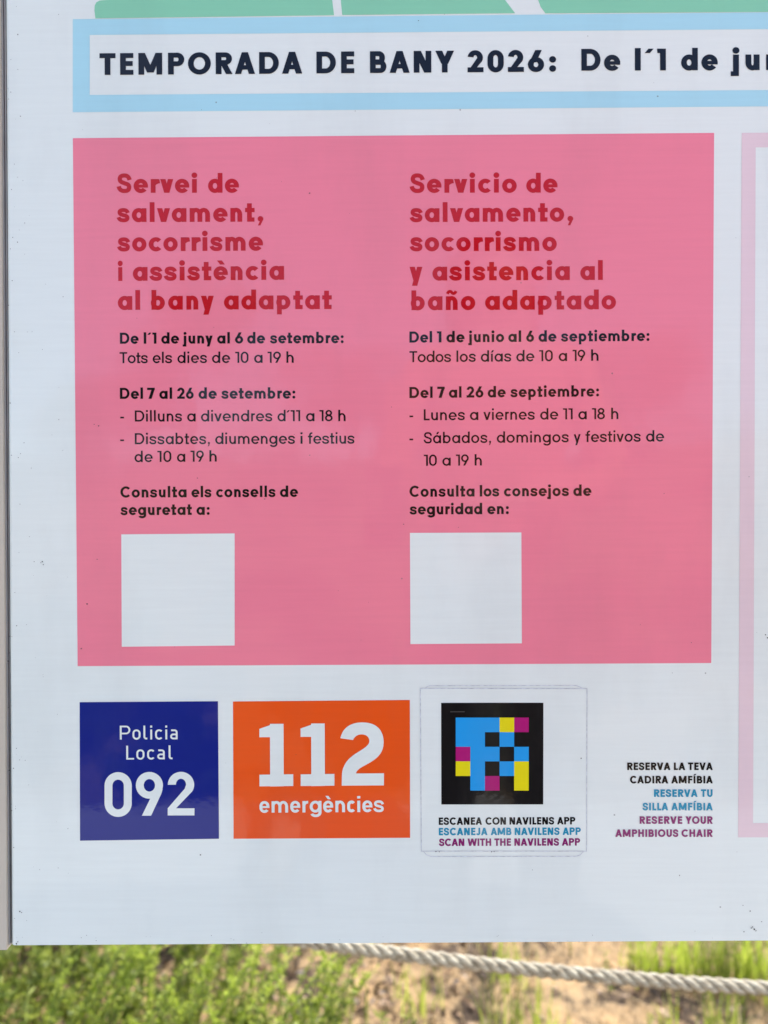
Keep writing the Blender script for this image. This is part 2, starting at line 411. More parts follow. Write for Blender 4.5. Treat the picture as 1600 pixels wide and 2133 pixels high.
    if ch == '2':
        r = .33; cy = 1-r; a = w*1.15; o = rb; wd = .69
        q = q_arc(o+r+.005,cy,r,r+OV,w,h,-38,172 if st=='geo' else 178,26)
        ax, ay = o+r+.005+(r-w/2)*math.cos(R_(-38)), cy+(r-w/2)*math.sin(R_(-38))
        q += [[(o,h*.1),(o+a*1.05,h*.4),(ax+w*.40,ay-w*.30),(ax-w*.38,ay+w*.34)]]
        q += q_rect(o,0,o+wd,h)
        q += [[(o,0),(o+a*.6,0),(o+a*1.1,h),(o,h*.55)]]
        return q, wd+rb+.04
    if ch == '-': return q_rect(.03,.29,.33,.29+h), .36
    if ch == ':': r = max(.085,w*.60); return q_disc(sb+r,r-.005,r)+q_disc(sb+r,X-r+.0,r), 2*r+2*sb
    if ch == ',':
        r = max(.085,w*.60); return q_disc(.09+r,r,r)+[[(.09+r*.1,-.20),(.09+r*.95,-.20),(.09+2*r-.005,r*.8),(.09+r*.9,r*.5)]], 2*r+.14
    if ch == '´': return q_para(.02,.80,.02+.16,1.0,w*.9), .2+w
    raise ValueError(ch)
def union(polys, k=1.0):
    V = []; F = []
    if k != 1.0: polys = [[(x*k, y*k) for x, y in p] for p in polys]
    tris = []
    for p in polys:
        tris += [[p[0], p[i], p[i+1]] for i in range(1, len(p)-1)]
    for p in tris:
        a = sum(p[i][0]*p[(i+1)%len(p)][1]-p[(i+1)%len(p)][0]*p[i][1] for i in range(len(p)))
        if abs(a) < 1e-9: continue
        if a < 0: p = p[::-1]
        F.append(list(range(len(V), len(V)+len(p)))); V += [Vector(v) for v in p]
    v, e, f, ov, oe, of = delaunay_2d_cdt(V, [], F, 0, 1e-5, True)
    return [(p[0]/k, p[1]/k) for p in v], [tuple(t) for t, o in zip(f, of) if o]
GC = {}
def gcache(ch, w, st):
    k = (ch, round(w,3), st)
    if k not in GC:
        q, adv = glyph(ch, w, st); v, f = union(q)
        used = [v[i] for t in f for i in t]
        GC[k] = (v, f, adv, min(p[0] for p in used), max(p[0] for p in used))
    return GC[k]
def word_geo(word, w, st, cap, xa, xb, xscale=None):
    """glyphs of one word, cap height `cap` metres, ink running from 0 to xb-xa metres"""
    gs = [gcache(c, w, st) for c in word]; n = len(gs)
    xs = []; x = 0
    for g in gs: xs.append(x); x += g[2]
    ink0 = gs[0][3]; ink1 = xs[-1]+gs[-1][4]
    L = (xb-xa)/cap; nat = ink1-ink0
    if n == 1: sx = min(1.12, max(.88, L/nat)); tr = 0
    else:
        # share a large misfit between letter width and tracking
        sx = xscale or 1.0
        tr = (L - nat*sx)/(n-1)
        if abs(tr) > .03 and not xscale: sx = 1+(L/nat-1)*.38; tr = (L-nat*sx)/(n-1)
    V = []; F = []
    for i, g in enumerate(gs):
        o = len(V)
        V += [((px+xs[i]-ink0)*sx*cap + i*tr*cap, py*cap) for px, py in g[0]]
        F += [tuple(k+o for k in t) for t in g[1]]
    return V, F
LAYER = .00014
def lettering(name, words, yl, yr, cap, w, mat, parent, layer=2, st='geo', xscale=None, label=None):
    """words: (text, left pixel, right pixel); baseline runs from yl at the first left pixel to yr at the last right pixel"""
    x_l, x_r = words[0][1], words[-1][2]
    capm = cap/FPX*D
    V = []; F = []
    for t, a, b in words:
        ya = yl+(yr-yl)*(a-x_l)/max(1,x_r-x_l); yb = yl+(yr-yl)*(b-x_l)/max(1,x_r-x_l)
        p, q = B(a, ya), B(b, yb); L = math.hypot(q[0]-p[0], q[1]-p[1]); ux, uz = (q[0]-p[0])/L, (q[1]-p[1])/L
        v, f = word_geo(t, w, st, capm, 0, L, xscale)
        o = len(V)
        V += [(p[0]+x*ux-y*uz*.0, -LAYER*layer, p[1]+y+x*uz) for x, y in v]
        F += [tuple(i+o for i in tri) for tri in f]
    return mesh(name, V, F, mat, parent, label=label)
def field(name, px, mat, parent, layer=1, label=None, hole=None):
    """flat printed field from photo corner pixels (TL, TR, BR, BL), optionally with a hole of the same kind"""
    P = [B(*p) for p in px]
    V = [(p[0], -LAYER*layer, p[1]) for p in P]; F = [(3,2,1,0)]
    if hole:
        H = [B(*p) for p in hole]; V += [(p[0], -LAYER*layer, p[1]) for p in H]
        F = [(0,4,5,1)[::-1],(1,5,6,2)[::-1],(2,6,7,3)[::-1],(3,7,4,0)[::-1]]
    return mesh(name, V, F, mat, parent, label=label)
def outline(name, pts, mat, parent, layer=1, label=None):
    """flat printed shape from a (possibly concave) outline given in board metres"""
    if sum(pts[i-1][0]*pts[i][1]-pts[i][0]*pts[i-1][1] for i in range(len(pts))) < 0: pts = pts[::-1]
    v, e, f, a, b, of = delaunay_2d_cdt([Vector(p) for p in pts], [], [list(range(len(pts)))], 0, 1e-6, True)
    f = [t for t, o in zip(f, of) if o]
    return mesh(name, [(p[0], -LAYER*layer, p[1]) for p in v], [tuple(t) for t in f], mat, parent, label=label)

# ------------------------------------------------------------------ the board
def gnd(x, y):
    """terrain height"""
    z = .035*noise.noise(Vector((x*.9, y*.9, 1.3))) + .015*noise.noise(Vector((x*3.3, y*3.3, 7.7)))
    if y < -2.2:                                   # sandy bank on the near side of the path
        t = min(1, (-2.2-y)/7.0); t = t*t*(3-2*t)
        z += t*(2.1+.9*noise.noise(Vector((x*.16, y*.12, 4.4)))+.25*noise.noise(Vector((x*.6, y*.5, 9.4))))
    if y > 9:
        t = min(1, (y-9)/25); z += t*t*1.2*(1+.5*noise.noise(Vector((x*.06, y*.05, 2.4))))
    return z
board = empty('information_board', (0,0,0), label='large white beach information board with pink notice and emergency numbers', cat='sign')
xl_t, zt = B(8, 0); xl_b, zb = B(20.5, 1969); _, zb2 = B(1600, 1959)
XL = (B(14,0)[0]+B(23,1969)[0])/2; ZB = zb; ZT = 1.98; XR = 1.15
TH = .004
# panel: thin sheet with a softly folded left lip, bottom edge follows the photo
sl = (B(1600,1959)[1]-B(23,1969)[1])/(B(1600,1959)[0]-B(23,1969)[0])
def pbx(z): return xl_b + (xl_t-xl_b)*(z-zb)/(zt-zb)
Vp = []; Fp = []
prof = [(0.0, .0045), (.0010, .0022), (.0024, .0007), (.0042, 0)]
rows = 24
for j in range(rows+1):
    t = j/rows
    for dx, dy in prof:
        z = zb + (ZT-zb)*t; Vp.append((pbx(z)+dx, dy, z + sl*dx*(1-t)))
    Vp.append((XR, 0, zb + (ZT-zb)*t + sl*(XR-xl_b)*(1-t)))
    Vp.append((XR, TH, zb + (ZT-zb)*t + sl*(XR-xl_b)*(1-t)))
    Vp.append((pbx(zb + (ZT-zb)*t), TH, zb + (ZT-zb)*t))
n = 7
for j in range(rows):
    for k in range(n):
        k2 = (k+1) % n
        Fp.append((j*n+k, j*n+k2, (j+1)*n+k2, (j+1)*n+k))
Fp.append(tuple(range(n))[::-1]); Fp.append(tuple(rows*n+k for k in range(n)))
mesh('panel', Vp, Fp, WHITE, board, smooth=False)
# dark gasket strip and the beige side post left of the panel
def strip(name, x0t, x0b, x1t, x1b, y0, y1, z0, z1, mat, parent, label=None):
    V = [(x0b,y0,z0),(x1b,y0,z0),(x1b,y1,z0),(x0b,y1,z0),(x0t,y0,z1),(x1t,y0,z1),(x1t,y1,z1),(x0t,y1,z1)]
    F = [(0,3,2,1),(4,5,6,7),(0,1,5,4),(1,2,6,5),(2,3,7,6),(3,0,4,7)]
    return mesh(name, V, F, mat, parent, label=label)
def atz(pxt, pxb, z):           # x on the line through two photo pixels (top and bottom of the left edge)
    a, b = B(pxt, 0), B(pxb, 1969); return b[0]+(a[0]-b[0])*(z-b[1])/(a[1]-b[1])
zg = zb-.0008
strip('gasket', atz(6,21,ZT), atz(6,21,zg), atz(8.5,21,ZT), atz(8.5,21,zg), .0022, .02, zg, ZT, GASKET, board)
zp = B(10,1976.5)[1]
pw = .058
side = strip('side_post', atz(.8,16,ZT)-pw, atz(.8,16,zp)-pw, atz(.8,16,ZT), atz(.8,16,zp), -.0015, .045, zp, ZT+.02, POST, board)
strip('inner_lip', atz(.8,16,ZT)+.0002, atz(.8,16,zg)+.0002, atz(3.2,18.4,ZT), atz(3.2,18.4,zg), .0012, .02, zg+.0004, ZT, GASKET, board, label='grey inner lip of the beige post')
# right stile, back rails and legs (out of view)
strip('side_post', XR+.001, XR+.001, XR+.059, XR+.059, -.0015, .045, zp+.004, ZT+.02, POST, board)
strip('top_rail', XL-.062, XL-.062, XR+.062, XR+.062, .0055, .045, ZT+.0205, ZT+.07, POST, board)
strip('back_rail', XL-.0, XL-.0, XR-.0, XR-.0, .021, .045, ZT-.35, ZT-.30, ALU, board)
for x in (XL-.062-.05, XR+.062):
    V, F = box_geo(x, x+.05, .0, .05, -.25, ZT+.10, .004)
    mesh('leg', V, F, POST, board)

# header frame and lettering
hdr = field('header_frame', [(152,40.2),(1640,25.5),(1640,221.3),(152,234)], SKYB, board,
            hole=[(187,73),(1640,60.5),(1640,187.5),(187,198)], label='sky blue printed frame of the header')
hw = [('TEMPORADA',207.8,629.7),('DE',659.4,738.1),('BANY',770.9,946),('2026:',974,1158.4),('De',1211,1292),('l´1',1322.5,1387),('de',1418.8,1495),('juny',1521.9,1667)]
lettering('header_lettering', hw[:4], 156.6, 149.6, 45, .25, NAVY, hdr)
lettering('header_lettering', hw[4:], 147.6, 146, 45, .25, NAVY, hdr)
# make the header frame run on to the right end of the board: second part outside the frame
a = B(1640,25.5); b = B(1640,60.5); c = B(1640,187.5); d = B(1640,221.3); e = XR-.06
Vv = [(a[0],-LAYER,a[1]),(e,-LAYER,a[1]),(e,-LAYER,d[1]),(a[0],-LAYER,d[1]),(b[0],-LAYER,b[1]),(e-.018,-LAYER,b[1]),(e-.018,-LAYER,c[1]),(b[0],-LAYER,c[1])]
mesh('frame_end', Vv, [(0,4,5,1)[::-1],(1,5,6,2)[::-1],(2,6,7,3)[::-1]], SKYB, hdr)
# green map areas above the header
mp = empty('map_print', (0,0,0), parent=board)
def bl(pts): return [B(x,y) for x, y in pts]
outline('map_area', bl([(199,38.5),(197,22),(197.5,12),(201,5),(208,1.5),(222,0),(300,-6),(330,-60),(640,-120),(676,-80),(692,0),(696,32)]), GREEN, mp)
outline('map_area', bl([(713,31.5),(710,0),(700,-90),(760,-160),(930,-160),(1000,-70),(1052,0),(1073,27.8)]), GREEN, mp)
outline('map_area', bl([(1136,28),(1126,14),(1121,0),(1124,-30),(1150,-110),(1300,-180),(1640,-170),(2000,-120),(2100,22)]), GREEN, mp)
outline('map_area', bl([(300,-120),(560,-190),(700,-260),(690,-420),(420,-460),(250,-330)]), GREEN, mp)
outline('map_area', bl([(900,-230),(1180,-260),(1400,-250),(1520,-420),(1200,-500),(880,-430)]), PALE, mp)

# pink notice
pk = field('pink_notice', [(152,288),(1487.5,277),(1481.5,1381),(162,1387.5)], PINK, board)
HB, HW = 39.8, .242
def head(words, yl, yr): lettering('heading_lettering', words, yl, yr, HB, HW, RED, pk)
head([('Servei',243.4,411.3),('de',433.8,498.1)], 402, 401.6)
head([('salvament,',243.4,548.8)], 462.8, 461.9)
head([('socorrisme',244.4,548.1)], 523.8, 522.2)
head([('i',245.9,255),('assistència',277.2,591.9)], 585.3, 582.8)
head([('al',245.9,292.2),('bany',314.7,445.6),('adaptat',466.9,691.3)], 645.6, 643.8)
head([('Servicio',853.4,1076.3),('de',1096.3,1161.3)], 401.9, 401.3)
head([('salvamento,',853.4,1194)], 462.8, 461.5)
head([('socorrismo',853.4,1159.7)], 523.4, 522.8)
head([('y',853.4,880),('asistencia',900.9,1186.9),('al',1208.8,1255.6)], 584.7, 583.2)
head([('baño',855.9,990),('adaptado',1010.6,1283.1)], 646.3, 644.2)
BC = 23.0
def bold(words, yl, yr): lettering('bold_lettering', words, yl, yr, BC, .222, BLACK, pk)
def reg(words, yl, yr): lettering('plain_lettering', words, yl, yr, BC, .158, BLACK, pk)
bold([('De',250.2,289.1),('l´1',299.9,326.2),('de',336.3,373.4),('juny',380.9,443.3),('al',452.7,479.1),('6',489.9,506.7),('de',515.2,552.3),('setembre:',562.4,716)],716.2,714.9)
reg([('Tots',249.6,308.3),('els',318.4,358.9),('dies',370,431.5),('de',442,479.7),('10',489.9,517.9),('a',529.7,547.2),('19',557.4,585.4),('h',596.9,612)],756.7,755.7)
bold([('Del',250.2,298.2),('7',306.9,323.8),('al',332.3,358.9),('26',369.4,403.8),('de',413.9,451.7),('setembre:',461.2,615.4)],831,830.3)
reg([('-',250.9,258.7),('Dilluns',281.3,379.5),('a',390.3,407.9),('divendres',419,567.5),('d´11',578.3,625.5),('a',637.7,655.3),('18',665.4,693),('h',704.9,720)],878.2,877.3)
reg([('-',250.9,258.7),('Dissabtes,',281.3,437.6),('diumenges',448.7,614.8),('i',625.9,631),('festius',641.8,738.6)],925.5,924.1)
reg([('de',280.6,318.4),('10',327.9,357.2),('a',369,386.3),('19',397,425),('h',436.6,451.7)],962.6,961.5)
bold([('Consulta',251.2,389),('els',399.1,440.9),('consells',450.6,574.3),('de',583.4,621.1)],1036.4,1035)
bold([('seguretat',251.2,400),('a:',409.6,437.1)],1073,1072.4)
bold([('Del',853,900.2),('1',910,919.8),('de',930,967.8),('junio',975.5,1050),('al',1058.8,1085.7),('6',1096.2,1112.3),('de',1121.8,1159.2),('septiembre:',1168.3,1352.8)],713.8,710.3)
reg([('Todos',853,939.8),('los',951,991.2),('días',1001.7,1065.1),('de',1075.6,1113),('10',1122.8,1151.5),('a',1163.8,1181.3),('19',1192.5,1219),('h',1231.3,1246.7)],754.7,751.6)
bold([('Del',853,901.3),('7',911,926.5),('al',935.2,961.5),('26',972,1007),('de',1016,1053.5),('septiembre:',1063,1247.8)],829.3,825.8)
reg([('-',853,861),('Lunes',883,968.5),('a',979,996.5),('viernes',1007,1114),('de',1125.3,1162.7),('11',1172.5,1192.8),('a',1204.7,1222.2),('18',1233,1260),('h',1273,1288)],875.8,873)
reg([('-',853,861),('Sábados,',882.7,1023),('domingos',1035,1184.8),('y',1195.3,1209.3),('festivos',1219.8,1334.6),('de',1345.8,1383.2)],923.8,919.6)
reg([('10',882.7,910),('a',921.6,939),('19',949.6,976.5),('h',988.8,1003.8)],970.3,969.6)
bold([('Consulta',853.2,988.5),('los',999.5,1040.2),('consejos',1049.8,1185.2),('de',1194.2,1231.9)],1035,1032.8)
bold([('seguridad',853.2,1004.5),('en:',1015.2,1060)],1071.6,1070.8)
# the white squares that carried the scan codes stay blank
field('blank_square', [(253,1113),(489,1111),(489,1344.5),(254,1347)], WHITE, pk, layer=2, label='plain white square at the lower left of the pink notice')
field('blank_square', [(854,1110),(1086,1109),(1087,1340),(855,1341.5)], WHITE, pk, layer=2, label='plain white square right of centre on the pink notice')

# police box
pb = field('police_notice', [(166.1,1462.6),(454.2,1460.6),(456.3,1747),(166.9,1751)], BLUE, board)
lettering('small_lettering', [('Policia',250,370.3)], 1540.3, 1539.8, 29, .125, WHITE, pb, st='din')
lettering('small_lettering', [('Local',263.4,359.8)], 1581.9, 1581.3, 29, .125, WHITE, pb, st='din')
def zoomed(ox, oy, k, pts): return [B(ox+x/k, oy+y/k) for x, y in pts]
def poly(name, quads, mat, parent, layer=2):
    v, f = union(quads, 50.0); return mesh(name, [(p[0],-LAYER*layer,p[1]) for p in v], f, mat, parent)
# the digits 0 9 2, drawn from their own proportions (units of the zoomed crop)
def Z(q): return [zoomed(150,1440,4.848,p) for p in q]
d0 = q_arc(467.5,952,137.5,137,80,76,0,-180,20)+q_rect(330,952,410,1130)+q_rect(525,952,605,1130)+q_arc(467.5,1130,137.5,137,80,76,180,0,20)
poly('digit', Z(d0), WHITE, pb)
d9 = q_arc(783,948,137,135,80,72,0,360,40)+[[(917,985),(905,1030),(800,1255),(707,1255),(795,1075)],[(795,1075),(830,1040),(850,985),(917,985)]]
poly('digit', Z(d9), WHITE, pb)
d2 = q_arc(1102,942,133,130,82,70,36,-180,26)+[[(968,1180),(1052,1180),(1213,1012),(1140,982)],[(968,1180),(968,1252),(1238,1252),(1238,1180)],[(1140,982),(1213,1012),(1228,980),(1150,950)]]
poly('digit', Z(d2), WHITE, pb)

# emergency box
eb = field('emergency_notice', [(485.5,1461.2),(853.8,1458),(854.3,1745),(486.7,1747)], ORANGE, board)
def Zo(q): return [zoomed(470,1440,4,p) for p in q]
one = [[(370,270),(483,270),(485,790),(372,792)],[(283,694),(564,690),(564,788),(283,791)],[(282,312),(400,271),(400,381),(282,382)]]
poly('digit', Zo(one), WHITE, eb)
poly('digit', Zo([[(x+343,y-3) for x,y in p] for p in one]), WHITE, eb)
outer = bez((957,390),(975,300),(1045,258),(1140,258),14)+bez((1140,258),(1255,258),(1317,320),(1317,425),14)[1:]+bez((1317,425),(1317,545),(1215,585),(1140,628),12)[1:]+bez((1140,628),(1105,648),(1092,662),(1086,684),6)[1:]
inner = bez((1062,405),(1075,375),(1100,358),(1133,358),14)+bez((1133,358),(1175,358),(1198,382),(1198,415),14)[1:]+bez((1198,415),(1198,460),(1120,490),(1060,535),12)[1:]+bez((1060,535),(995,580),(970,650),(970,690),6)[1:]
two = [[outer[i],outer[i+1],inner[i+1],inner[i]] for i in range(len(outer)-1)]+[[(970,684),(1320,682),(1319,783),(968,785)]]
poly('digit', Zo(two), WHITE, eb)
lettering('lettering', [('emergències',540.8,800)], 1692.6, 1691, 33.5, .185, WHITE, eb, st='din')

# scan sticker with its colour code
sk = empty('code_sticker', (0,0,0), parent=board)
field('sticker_sheet', [(875.4,1433.7),(1222.7,1434.5),(1221.5,1772.7),(877.8,1772.7)], WHITE, sk, layer=1)
def zs(pts): return [(860+x/4.2105, 1410+y/4.2105) for x, y in pts]
def rim(pts, wpx, layer, closed=True):
    P = [B(*p) for p in pts]
    if closed: P = P+[P[0]]
    qs = q_stroke(P, wpx/FPX*D); v = [p for q_ in qs for p in q_]; f = [(4*i,4*i+1,4*i+2,4*i+3) for i in range(len(qs))]
    return mesh('sticker_edge', [(p[0],-LAYER*layer,p[1]) for p in v], f, EDGE, sk)
rim(zs([(65,100),(1527,103),(1522,1527),(75,1527)]), 1.5, 2)
rim(zs([(112,96),(128,84),(150,77),(1430,75),(1460,85),(1485,98)]), 1.4, 1, False)
rim(zs([(95,1532),(120,1560),(160,1575),(1430,1573),(1465,1562),(1495,1532)]), 1.4, 1, False)
field('code_square', [(918.9,1463.9),(1131.9,1463.7),(1131.5,1675.3),(919.4,1675.5)], BLACK, sk, layer=2)
rowsC = ['BBBYM','BBKBK','MBBKB','YBKBY','KBMKY']
cm = {'B':CYAN,'Y':YELL,'M':MAGE}
for r, row in enumerate(rowsC):
    for c, k in enumerate(row):
        if k == 'K': continue
        x0 = 949.3+c*30.4; x1 = x0+30.4; y0 = 1494.4+r*30.4; y1 = y0+30.4
        field('code_cell', [(x0,y0),(x1,y0),(x1,y1),(x0,y1)], cm[k], sk, layer=3)
field('fine_print', [(938,1481.5),(968,1481.5),(968,1483.2),(938,1483.2)], FAINT, sk, layer=3)
sc = 15.4
lettering('caption_lettering', [('ESCANEA',914.1,1004.2),('CON',1011.3,1054),('NAVILENS',1061.2,1154.5),('APP',1160.4,1198.4)],1718,1716.9,sc,.245,BLACK,sk)
lettering('caption_lettering', [('ESCANEJA',914.1,1015.6),('AMB',1022.2,1065.4),('NAVILENS',1072.1,1165.7),('APP',1171.8,1209.8)],1739.7,1738.7,sc,.245,TEAL,sk)
lettering('caption_lettering', [('SCAN',914.1,967.3),('WITH',974,1023.2),('THE',1029.8,1064.3),('NAVILENS',1071.4,1164.7),('APP',1170.4,1208.4)],1762,1761,sc,.245,PURP,sk)
# amphibious chair captions
ch = empty('booking_caption', (0,0,0), parent=board)
for words, y, mt in (([('RESERVA',1306.5,1396.4),('LA',1403.7,1427.2),('TEVA',1433,1484.5)],1603.8,BLACK),
                     ([('CADIRA',1312.3,1391.7),('AMFÍBIA',1398.3,1484.5)],1631.6,BLACK),
                     ([('RESERVA',1362.2,1453),('TU',1459.8,1484.1)],1659.7,TEAL),
                     ([('SILLA',1338,1391.7),('AMFÍBIA',1398.3,1484.5)],1687.8,TEAL),
                     ([('RESERVE',1332.3,1421),('YOUR',1427.8,1484.5)],1715.8,PURP),
                     ([('AMPHIBIOUS',1281.8,1413),('CHAIR',1419.5,1484.5)],1743,PURP)):
    lettering('caption_lettering', words, y, y, 15.6, .245, mt, ch)
# pale pink outlined box at the right
e = XR-.06; q = lambda p: (p[0],-LAYER,p[1])
A = [B(1545,277),B(1574,307),B(1568.5,1714.5),B(1537.5,1744)]
Vv = [q(A[0]),(e,-LAYER,A[0][1]),(e,-LAYER,A[3][1]),q(A[3]),q(A[1]),(e-.012,-LAYER,A[1][1]),(e-.012,-LAYER,A[2][1]),q(A[2])]
mesh('pale_frame', Vv, [(0,4,5,1)[::-1],(1,5,6,2)[::-1],(2,6,7,3)[::-1],(3,7,4,0)[::-1]], PALE, board, label='pale pink printed frame at the right edge')
# a few dirt specks stuck to the film
sp = []
spx = [(645,403,1.6),(836/2,1780,1.6),(89,1170,1.5),(91,1176,1.2),(86,1172,.9),(182,1258,1.8),(206,887,1.4),(197,884,1.1),(1210,1579,1.7),(1415,1823,1.3),(1562,1897,1.5),(1564,1932,1.6),(1571,1935,2.0),(1567,1930,1.3),(1574,1938,1.4),(1549,1940,1.3),(1586,1919,1.2),(1594,1322,1.4),(1598,1328,1.6),(1547,1885,1.0),(203,1165,1.0),(170,1351,1.6),(35,1965,1.5),(38,1961,1.2),(412,996,1.1),(38,73,1.3),(740,232,.9),(872,44,1.2),(1224,76,1.0),(20,1604,1.8),(18,1377,1.7),(29,1600,1.2),(72,1170,.9),(42,1898,1.6),(46,1900,1.3),(841,1092,1.2),(908,1773,1.3),(915,1773.5,1.2),(1024,1773.5,1.3),(1029,1773,1.1)]
r2 = random.Random(3)
for _ in range(70): spx.append((r2.uniform(16,150) if r2.random() < .55 else r2.uniform(20,1590), r2.uniform(5,1960), r2.uniform(.4,.9)))
for _ in range(45): spx.append((17+abs(r2.gauss(0,14)), r2.uniform(5,1965), r2.uniform(.5,1.2)))
for _ in range(30): spx.append((r2.uniform(25,1590), 1966-abs(r2.gauss(0,14))-(_*0), r2.uniform(.4,.9)))
for x, y, r in spx:
    c = B(x, y); rr = r/FPX*D; k = 6; V = []
    for i in range(k):
        an = 2*math.pi*i/k+r; V.append((c[0]+rr*math.cos(an)*r2.uniform(.6,1.2), -LAYER*4.2, c[1]+rr*math.sin(an)*r2.uniform(.6,1.2)))
    V.append((c[0], -LAYER*4.2-rr*.5, c[1])); sp.append((V, [(i,(i+1)%k,k) for i in range(k)]))
V, F = join(sp); mesh('dirt_specks', V, F, DIRT, board, kind='stuff')

# ------------------------------------------------------------------ ground
def ground_mat():
    mt, t, b = new_mat('sandy_soil')
    tcn = node(t, 'ShaderNodeTexCoord')
    def nz(s, d=6.0, r=.6):
        n = node(t, 'ShaderNodeTexNoise', i_Scale=s, i_Detail=d, i_Roughness=r); t.links.new(tcn.outputs['Object'], n.inputs['Vector']); return n.outputs['Fac']
    r1 = node(t, 'ShaderNodeValToRGB'); t.links.new(nz(6.5,8.0,.70), r1.inputs[0])
    e = r1.color_ramp.elements; e[0].position = .43; e[0].color = (.06,.036,.02,1); e[1].position = .60; e[1].color = (.47,.30,.145,1)
    m1 = r1.color_ramp.elements.new(.48); m1.color = (.34,.23,.12,1)
    mx = node(t, 'ShaderNodeMix', data_type='RGBA'); mx.blend_type = 'MULTIPLY'; mx.inputs['Factor'].default_value = .6
    r3 = node(t, 'ShaderNodeValToRGB'); t.links.new(nz(45,4.0), r3.inputs[0])
    r3.color_ramp.elements[0].position = .35; r3.color_ramp.elements[0].color = (.45,.42,.40,1); r3.color_ramp.elements[1].position = .6; r3.color_ramp.elements[1].color = (1,1,1,1)
    t.links.new(r1.outputs[0], mx.inputs['A']); t.links.new(r3.outputs[0], mx.inputs['B'])
    t.links.new(mx.outputs['Result'], b.inputs['Base Color']); b.inputs['Roughness'].default_value = .95
    bb = node(t, 'ShaderNodeBump', i_Strength=1.0, i_Distance=.012); t.links.new(nz(38,8.0,.7), bb.inputs['Height']); t.links.new(bb.outputs[0], b.inputs['Normal'])
    return mt
SOIL = ground_mat()
def axis(lo, hi, core0, core1, step):
    a = list(np.arange(core0, core1, step)); s = step; v = core1
    while v < hi: a.append(v); s *= 1.18; v += s
    a.append(hi); s = step; v = core0
    while v > lo: s *= 1.18; v -= s; a.insert(0, max(v, lo))
    return a
gx = axis(-400, 400, -3, 3, .06); gy = axis(-400, 400, -3, 4, .06)
V = [(x, y, gnd(x,y) if max(abs(x),abs(y)) < 120 else (gnd(x,y))) for y in gy for x in gx]
nx = len(gx); F = [(j*nx+i, j*nx+i+1, (j+1)*nx+i+1, (j+1)*nx+i) for j in range(len(gy)-1) for i in range(nx-1)]
mesh('ground', V, F, SOIL, smooth=True, kind='structure')

# unseen pale paving before the board, added to bounce light onto it
def bounce_path_mat():
    mt = simple('pale_concrete', (.66,.63,.57), .85, var=.12, scale=3, bump=.001, bscale=150); return mt
v, f = box_geo(-30, 30, -1.9, -.12, -.08, .075, .01); mesh('bounce_path', v, f, bounce_path_mat(), kind='structure')

# ------------------------------------------------------------------ vegetation
def leafmat(name, c0, c1, trans=.35, rough=.55):
    mt, t, b = new_mat(name)
    gi = node(t, 'ShaderNodeNewGeometry')
    r = node(t, 'ShaderNodeValToRGB'); t.links.new(gi.outputs['Random Per Island'], r.inputs[0])
    r.color_ramp.elements[0].color = (*c0,1); r.color_ramp.elements[1].color = (*c1,1)
    t.links.new(r.outputs[0], b.inputs['Base Color']); b.inputs['Roughness'].default_value = rough
    tr = node(t, 'ShaderNodeBsdfTranslucent'); t.links.new(r.outputs[0], tr.inputs[0])
    mx = node(t, 'ShaderNodeMixShader'); mx.inputs[0].default_value = trans
    out = t.nodes['Material Output']; t.links.new(b.outputs[0], mx.inputs[1]); t.links.new(tr.outputs[0], mx.inputs[2]); t.links.new(mx.outputs[0], out.inputs[0])
    return mt
WEED = leafmat('weed_leaf', (.06,.10,.012), (.40,.45,.075), .5)
WEEDY = leafmat('yellow_green_leaf', (.30,.40,.03), (.56,.62,.10), .5)
STEM = leafmat('weed_stem', (.22,.30,.05), (.40,.46,.12), .2)
DRY = leafmat('dry_stalk', (.20,.12,.055), (.62,.44,.22), .2)
PEB = simple('pebble', (.36,.25,.17), .9, var=.4, scale=30)
class Acc:
    def __init__(s): s.V = []; s.F = []; s.n = 0
    def add(s, V, F): 
        s.V.append(np.asarray(V, float)); s.F.append(np.asarray(F, int)+s.n); s.n += len(V)
    def obj(s, name, mat, parent=None, **kw):
        V = np.concatenate(s.V); F = np.concatenate(s.F); k = F.shape[1]
        me = bpy.data.meshes.new(name); me.vertices.add(len(V)); me.vertices.foreach_set('co', V.ravel())
        me.loops.add(F.size); me.loops.foreach_set('vertex_index', F.ravel().astype(np.int32))
        me.polygons.add(len(F)); me.polygons.foreach_set('loop_start', np.arange(0, F.size, k, dtype=np.int32))
        me.polygons.foreach_set('loop_total', np.full(len(F), k, dtype=np.int32)); me.update(calc_edges=True); me.validate()
        me.materials.append(mat)
        return link(bpy.data.objects.new(name, me), parent, **kw)
def unit(v): return v/np.maximum(1e-9, np.linalg.norm(v, axis=-1, keepdims=True))
def leaves(acc, P, Dv, L, Wd):
    """one diamond leaf (4 verts) at each point P along direction Dv"""
    n = len(P); side = unit(np.cross(Dv, rng.normal(size=(n,3)))); 
    nrm = np.cross(side, Dv)
    a = P; b = P+Dv*(L*.5)[:,None]+side*(Wd*.5)[:,None]+nrm*(L*.06)[:,None]; c = P+Dv*L[:,None]; d = P+Dv*(L*.5)[:,None]-side*(Wd*.5)[:,None]+nrm*(L*.06)[:,None]
    V = np.stack([a,b,c,d],1).reshape(-1,3); F = np.arange(4*n).reshape(-1,4); acc.add(V,F)
def stalk(acc, P, r0, r1, n=3):
    v, f = tube_geo(P, list(np.linspace(r0,r1,len(P))), n, caps=False); acc.add([tuple(x) for x in v], f)
